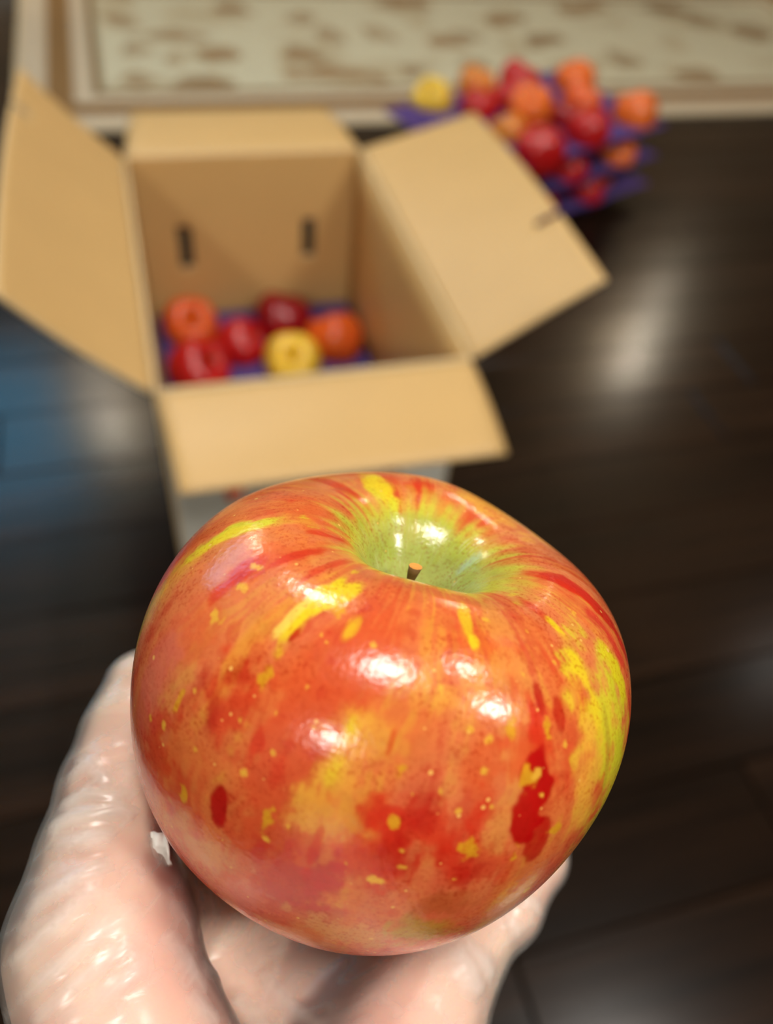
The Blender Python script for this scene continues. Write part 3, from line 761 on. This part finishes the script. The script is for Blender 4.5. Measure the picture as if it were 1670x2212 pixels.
def glove_mat():
    m,nt,p=new_mat('clear_glove_film'); out=nt.nodes['Material Output']; nt.nodes.remove(p)
    df=nd(nt,'ShaderNodeBsdfDiffuse'); df.inputs[0].default_value=(.88,.87,.82,1)
    tl_=nd(nt,'ShaderNodeBsdfTranslucent'); tl_.inputs[0].default_value=(.88,.87,.84,1)
    gl=nd(nt,'ShaderNodeBsdfGlossy'); gl.inputs['Roughness'].default_value=.26
    t=nd(nt,'ShaderNodeBsdfTransparent'); t.inputs[0].default_value=(.98,.98,.97,1)
    tc=nd(nt,'ShaderNodeTexCoord'); mp=nd(nt,'ShaderNodeMapping'); mp.inputs['Rotation'].default_value=(.4,.2,.7); mp.inputs['Scale'].default_value=(90,380,200)
    n=nd(nt,'ShaderNodeTexNoise'); n.inputs['Scale'].default_value=1; n.inputs['Detail'].default_value=3; n.inputs['Distortion'].default_value=.6
    nt.links.new(tc.outputs['Object'],mp.inputs['Vector']); nt.links.new(mp.outputs['Vector'],n.inputs['Vector'])
    b=nd(nt,'ShaderNodeBump'); b.inputs['Strength'].default_value=.35; b.inputs['Distance'].default_value=.0005
    nt.links.new(n.outputs['Fac'],b.inputs['Height'])
    for x in (df,gl): nt.links.new(b.outputs['Normal'],x.inputs['Normal'])
    m1=nd(nt,'ShaderNodeMixShader'); m1.inputs[0].default_value=.45; nt.links.new(df.outputs[0],m1.inputs[1]); nt.links.new(tl_.outputs[0],m1.inputs[2])
    fr=nd(nt,'ShaderNodeFresnel'); fr.inputs['IOR'].default_value=1.42; nt.links.new(b.outputs['Normal'],fr.inputs['Normal'])
    at=nd(nt,'ShaderNodeAttribute'); at.attribute_name='fold'
    mr=nd(nt,'ShaderNodeMapRange'); mr.inputs['To Min'].default_value=.16; mr.inputs['To Max'].default_value=.75
    nt.links.new(at.outputs['Fac'],mr.inputs['Value'])
    m2=nd(nt,'ShaderNodeMixShader'); nt.links.new(mr.outputs['Result'],m2.inputs[0]); nt.links.new(t.outputs[0],m2.inputs[1]); nt.links.new(m1.outputs[0],m2.inputs[2])
    m3=nd(nt,'ShaderNodeMixShader'); nt.links.new(fr.outputs[0],m3.inputs[0]); nt.links.new(m2.outputs[0],m3.inputs[1]); nt.links.new(gl.outputs[0],m3.inputs[2])
    nt.links.new(m3.outputs[0],out.inputs['Surface'])
    return m
porg=c2w(PALM[0][0])
pm=quad_mesh('person',c2w(HV)-porg,HQ,skin_mat())
person=bpy.data.objects.new('person',pm); COL.objects.link(person); person.location=porg
tag(person,'hand of a person in a clear plastic glove, palm up, holding the striped apple','person')
FD,FW=fold_disp(HV)
GV=HV+HN*np.maximum(.0006+FD,.0006)[:,None]
ga=apple_sdf(GV); GV=GV+grad(apple_sdf,GV)*np.clip(.0002-ga,0,.003)[:,None]
gm=quad_mesh('glove',c2w(GV)-porg,HQ,glove_mat())
fa_=gm.attributes.new('fold','FLOAT','POINT'); fa_.data.foreach_set('value',FW.astype(np.float32))
glove=bpy.data.objects.new('glove',gm); COL.objects.link(glove); glove.parent=person
glove['label']='thin clear plastic glove with small folds'
def bright_spot():  # opaque white sheet added to stand in for the glove's bright spot by the thumb
    dd=.10; c=cpt(346,1836,dd)
    while hand_sdf(c[None])[0]>.0012 and dd<.2: dd+=.0004; c=cpt(346,1836,dd)
    print('pucker depth',dd); n=9; V=[];Fq=[]
    r_=random.Random(5)
    for j in range(n):
        for i in range(n):
            u=i/(n-1)-.5; v=j/(n-1)-.5
            x=u*.0038*(1-.3*abs(v)); y=v*.0058
            V.append(c+np.array([x+.12*y, y, .0005*math.sin(9*u+3*v)+.0006*v*v*4+r_.uniform(-.0002,.0002)]))
    for j in range(n-1):
        for i in range(n-1): Fq.append((j*n+i,j*n+i+1,(j+1)*n+i+1,(j+1)*n+i))
    o=mesh_obj('bright_spot_sheet',c2w(np.array(V))-porg,Fq,simple_mat('bright_spot_white',(236,234,226),.35,.5,.03,300),person,True)
    md=o.modifiers.new('thickness','SOLIDIFY'); md.thickness=.0003
    o['label']='small white sheet standing in for a bright spot on the glove beside the thumb'
bright_spot()

# ------------------------------------------------------------------ pulp trays and the other apples
def skin_variant(name, ground, blush, deep, amount):
    m,nt,p=new_mat(name)
    tc=nd(nt,'ShaderNodeTexCoord'); oi=nd(nt,'ShaderNodeObjectInfo')
    ad=nd(nt,'ShaderNodeVectorMath',operation='ADD'); sc=nd(nt,'ShaderNodeMath',operation='MULTIPLY'); sc.inputs[1].default_value=11
    nt.links.new(oi.outputs['Random'],sc.inputs[0]); nt.links.new(tc.outputs['Object'],ad.inputs[0]); nt.links.new(sc.outputs[0],ad.inputs[1])
    mp=nd(nt,'ShaderNodeMapping'); mp.inputs['Scale'].default_value=(24,24,9); nt.links.new(ad.outputs['Vector'],mp.inputs['Vector'])
    n=nd(nt,'ShaderNodeTexNoise'); n.inputs['Scale'].default_value=1; n.inputs['Detail'].default_value=4; nt.links.new(mp.outputs['Vector'],n.inputs['Vector'])
    mp2=nd(nt,'ShaderNodeMapping'); mp2.inputs['Scale'].default_value=(170,170,16); nt.links.new(ad.outputs['Vector'],mp2.inputs['Vector'])
    n2=nd(nt,'ShaderNodeTexNoise'); n2.inputs['Scale'].default_value=1; nt.links.new(mp2.outputs['Vector'],n2.inputs['Vector'])
    mix=nd(nt,'ShaderNodeMath',operation='MULTIPLY_ADD'); mix.inputs[1].default_value=.25; nt.links.new(n2.outputs['Fac'],mix.inputs[0]); nt.links.new(n.outputs['Fac'],mix.inputs[2])
    cr=nd(nt,'ShaderNodeValToRGB'); e=cr.color_ramp.elements
    e[0].position=.62-amount*.35; e[0].color=lin4(ground); e[1].position=.74-amount*.35; e[1].color=lin4(blush)
    e2=cr.color_ramp.elements.new(min(.92-amount*.3,.99)); e2.color=lin4(deep)
    nt.links.new(mix.outputs[0],cr.inputs['Fac']); nt.links.new(cr.outputs['Color'],p.inputs['Base Color'])
    p.inputs['Roughness'].default_value=.25
    return m
SK={'orange':skin_variant('orange_red_skin',(236,156,44),(230,92,32),(204,44,24),.45),
    'red':skin_variant('red_skin',(226,80,48),(206,34,30),(170,14,20),.8),
    'crimson':skin_variant('crimson_skin',(196,26,40),(168,10,30),(130,6,20),.9),
    'yellow':skin_variant('yellow_skin',(236,196,60),(230,186,50),(232,140,50),.0),
    'tangerine':skin_variant('tangerine_skin',(236,160,50),(232,112,34),(220,80,30),.5),
    'half':skin_variant('half_yellow_skin',(230,196,60),(214,84,48),(190,40,34),.28)}
L0,_,_=apple_local(1,1,np.array([.02,.01,-.02,.015,.012,-.01,0,.02, .01,.0,.015,-.01,.03,.02,0,.01, .03,.02,-.02,.01,.02,.01,.01,.02]),48,36,1.0)
A_Q=ring_quads(36,48)
AM={k:quad_mesh('apple',L0.reshape(-1,3),A_Q,m) for k,m in SK.items()}
stemV=None
def small_apple(kind, loc, r, tilt, label, group=None):
    o=bpy.data.objects.new('apple',AM[kind]); COL.objects.link(o); o.location=loc; o.scale=(r,r,r); o.rotation_euler=tilt
    tag(o,label,'apple',group)
    global stemV
    if stemV is None:
        s=stem(o,(0,0,.34),(.05,.03,.86),.035,(.03,0,0)); stemV=s.data
    else:
        s=bpy.data.objects.new('stem',stemV); COL.objects.link(s); s.parent=o
    return o
CUP=0.084
def tray_mesh(Lx,Ly,phase,fixed=()):
    nx,ny=130,86
    x=np.linspace(-Lx/2,Lx/2,nx); y=np.linspace(-Ly/2,Ly/2,ny); X,Y=np.meshgrid(x,y)
    d=np.full(X.shape,9.0)
    cc=list(fixed)+[c for c in cup_centres(Lx,Ly,phase) if all(math.hypot(c[0]-f[0],c[1]-f[1])>.066 for f in fixed)]
    for cx,cy in cc: d=np.minimum(d,np.hypot(X-cx,Y-cy))
    Z=.034*sstep(.012,.050,d)+.003*sstep(.046,.056,d)
    V=np.stack([X,Y,Z],-1).reshape(-1,3); idx=np.arange(nx*ny).reshape(ny,nx)
    Q=np.stack([idx[:-1,:-1],idx[:-1,1:],idx[1:,1:],idx[1:,:-1]],-1).reshape(-1,4)
    return quad_mesh('fruit_tray',V,Q,M_tray)
def cup_centres(Lx,Ly,phase):
    out=[]; rows=int(round(Lx/(CUP*.88))); j=0; x=-Lx/2+.046
    while x<Lx/2-.03:
        y=-Ly/2+(.044 if (j+phase)%2==0 else .044+CUP/2)
        while y<Ly/2-.036: out.append((x,y)); y+=CUP
        x+=CUP*.88; j+=1
    return out
def tray(me, loc, rz, label, group=None, tilt=(0,0)):
    o=bpy.data.objects.new('fruit_tray',me); COL.objects.link(o); o.location=loc; o.rotation_euler=(tilt[0],tilt[1],rz)
    s=o.modifiers.new('thickness','SOLIDIFY'); s.thickness=.0025; s.offset=1
    return tag(o,label,'tray',group)
# --- in the carton
BT=.0075
BA=[(410,694,'orange',.043,'orange-red apple with a yellow cheek in the far corner of the box',(.5,-.2,.4)),
    (522,744,'red',.040,'dull red apple between the crimson and the corner apples in the box',(.9,.3,1.0)),
    (610,692,'crimson',.0465,'dark crimson apple at the back of the box',(.3,.3,2.0)),
    (728,732,'orange',.0455,'orange-red apple beside the right wall of the box',(.6,.4,3.0)),
    (637,782,'yellow',.044,'yellow apple in the box, the only all-yellow one there',(.4,-.3,.2)),
    (430,800,'red',.046,'bright red apple half hidden by the front edge of the box',(.7,.1,.8)),
    (0,0,'red',.043,'red apple glimpsed through the vent slot of the near box wall',(.4,.2,2.1))]
tcx,tcy=(i0+i1)/2,(k0+k1)/2
bpos=[at_z(px,py,BT+r*1.06) if px else np.array([.052,.692,BT+r*1.06]) for px,py,kd,r,lb,tl_ in BA]
def settle(P3,R_,zf,lim=None):
    for it in range(80):
        for a in range(len(P3)):
            for b in range(a):
                d=P3[a]-P3[b]; n_=np.linalg.norm(d)+1e-9; w_=(R_[a]+R_[b])*1.04-n_
                if w_>0: P3[a]=P3[a]+d/n_*w_*.5; P3[b]=P3[b]-d/n_*w_*.5
        for a in range(len(P3)):
            P3[a][2]=max(P3[a][2],zf+R_[a]*1.06)
            if lim: P3[a][0]=min(max(P3[a][0],lim[0]+R_[a]*1.05),lim[1]-R_[a]*1.05); P3[a][1]=min(P3[a][1],lim[2]-R_[a]*1.05)
    return P3
bpos=settle(bpos,[b[3] for b in BA],BT,(i0+.002,i1-.002,k1-.002))
tray(tray_mesh(.314,.476,0,[(p[0]-tcx,p[1]-tcy) for p in bpos]),(tcx,tcy,BT),0,'purple moulded pulp tray lying on the bottom of the cardboard box')
for p,(px,py,kd,r,lb,tl_) in zip(bpos,BA):
    small_apple(kd,tuple(p),r,tl_,lb)
# --- the stack beside the rug
SA=math.radians(22); su=np.array([math.cos(SA),math.sin(SA)]); sv=np.array([-math.sin(SA),math.cos(SA)])
LX,LY=.50,.315
tm0,tm1=tray_mesh(LX,LY,0),tray_mesh(LX,LY,1)
def st(u,v): return su*u+sv*v
layers=[(.003,1.306,1.112,tm0,0),(.069,1.296,1.108,tm1,1),(.135,1.286,1.106,tm0,0)]
names=['lowest purple pulp tray of the apple stack beside the rug','middle purple pulp tray of the apple stack beside the rug','top purple pulp tray of the stack, heaped with apples']
kinds=['red','orange','red','tangerine','crimson','half']
kk=0
for z,uc,vc,me,phs in layers[:2]:
    cs=cup_centres(LX,LY,phs); xm=max(c[0] for c in cs); 
    for cx,cy in cs:
        front=cy<-LY/2+.07; right=cx>xm-.02
        if not(front or right): continue
        p=st(uc+cx,vc+cy); kk+=1
        kd='tangerine' if right else kinds[kk%3]
        small_apple(kd,(p[0],p[1],z+.0405),.0385,(random.uniform(-.5,.5),random.uniform(-.5,.5),random.uniform(0,6)),
                    ('small '+{'tangerine':'orange','orange':'orange-red','red':'red'}[kd]+' apple pressed between the '+('lowest and middle' if z<.05 else 'middle and top')+' purple trays of the stack'),'apples between the stacked trays')
T_=[('yellow',935,215,.040,'yellow apple on the top tray, half behind the box flap'),
    ('half',1037,190,.040,'yellow and red apple on the top tray beside the rug border'),
    ('red',1046,232,.038,'red apple on the top tray, tucked behind the box flap corner'),
    ('red',1120,178,.045,'pinkish red apple at the far side of the top tray'),
    ('tangerine',1240,176,.044,'pale orange apple at the far edge of the top tray'),
    ('tangerine',1147,245,.044,'bright orange apple in the middle of the top tray'),
    ('orange',1255,222,.042,'orange-red apple between the pale orange and the glossy red ones'),
    ('red',1258,278,.045,'glossy red apple in the middle of the near half of the top tray'),
    ('red',1166,325,.048,'scarlet apple at the near edge of the top tray by the slit flap'),
    ('red',1092,222,.040,'brick red apple wedged behind the bright orange one on the top tray'),
    ('crimson',1200,262,.036,'small dark apple deep between the red ones on the top tray'),
    ('half',1108,278,.036,'olive yellow apple beside the scarlet one on the top tray'),
    ('tangerine',1372,245,.045,'orange apple alone at the outer corner of the top tray')]
z2,u2,v2=layers[2][:3]
tp=[at_z(px,py,z2+r*1.06) for kd,px,py,r,lb in T_]
tp=settle(tp,[t[3] for t in T_],z2)
loc=[((p[:2]@su)-u2,(p[:2]@sv)-v2) for p in tp]
for (z,uc,vc,me,phs),nm in zip(layers,names):
    p=st(uc,vc); tray(tray_mesh(LX,LY,0,loc) if z==z2 else me,(p[0],p[1],z),SA,nm)
for p,(kd,px,py,r,lb) in zip(tp,T_): small_apple(kd,tuple(p),r,(random.uniform(-.6,.6),random.uniform(-.6,.6),random.uniform(0,6)),lb)
print('top tray local',[(round(float(a),3),round(float(b),3)) for a,b in loc])
print('box apples',[tuple(np.round(p,3)) for p in bpos])
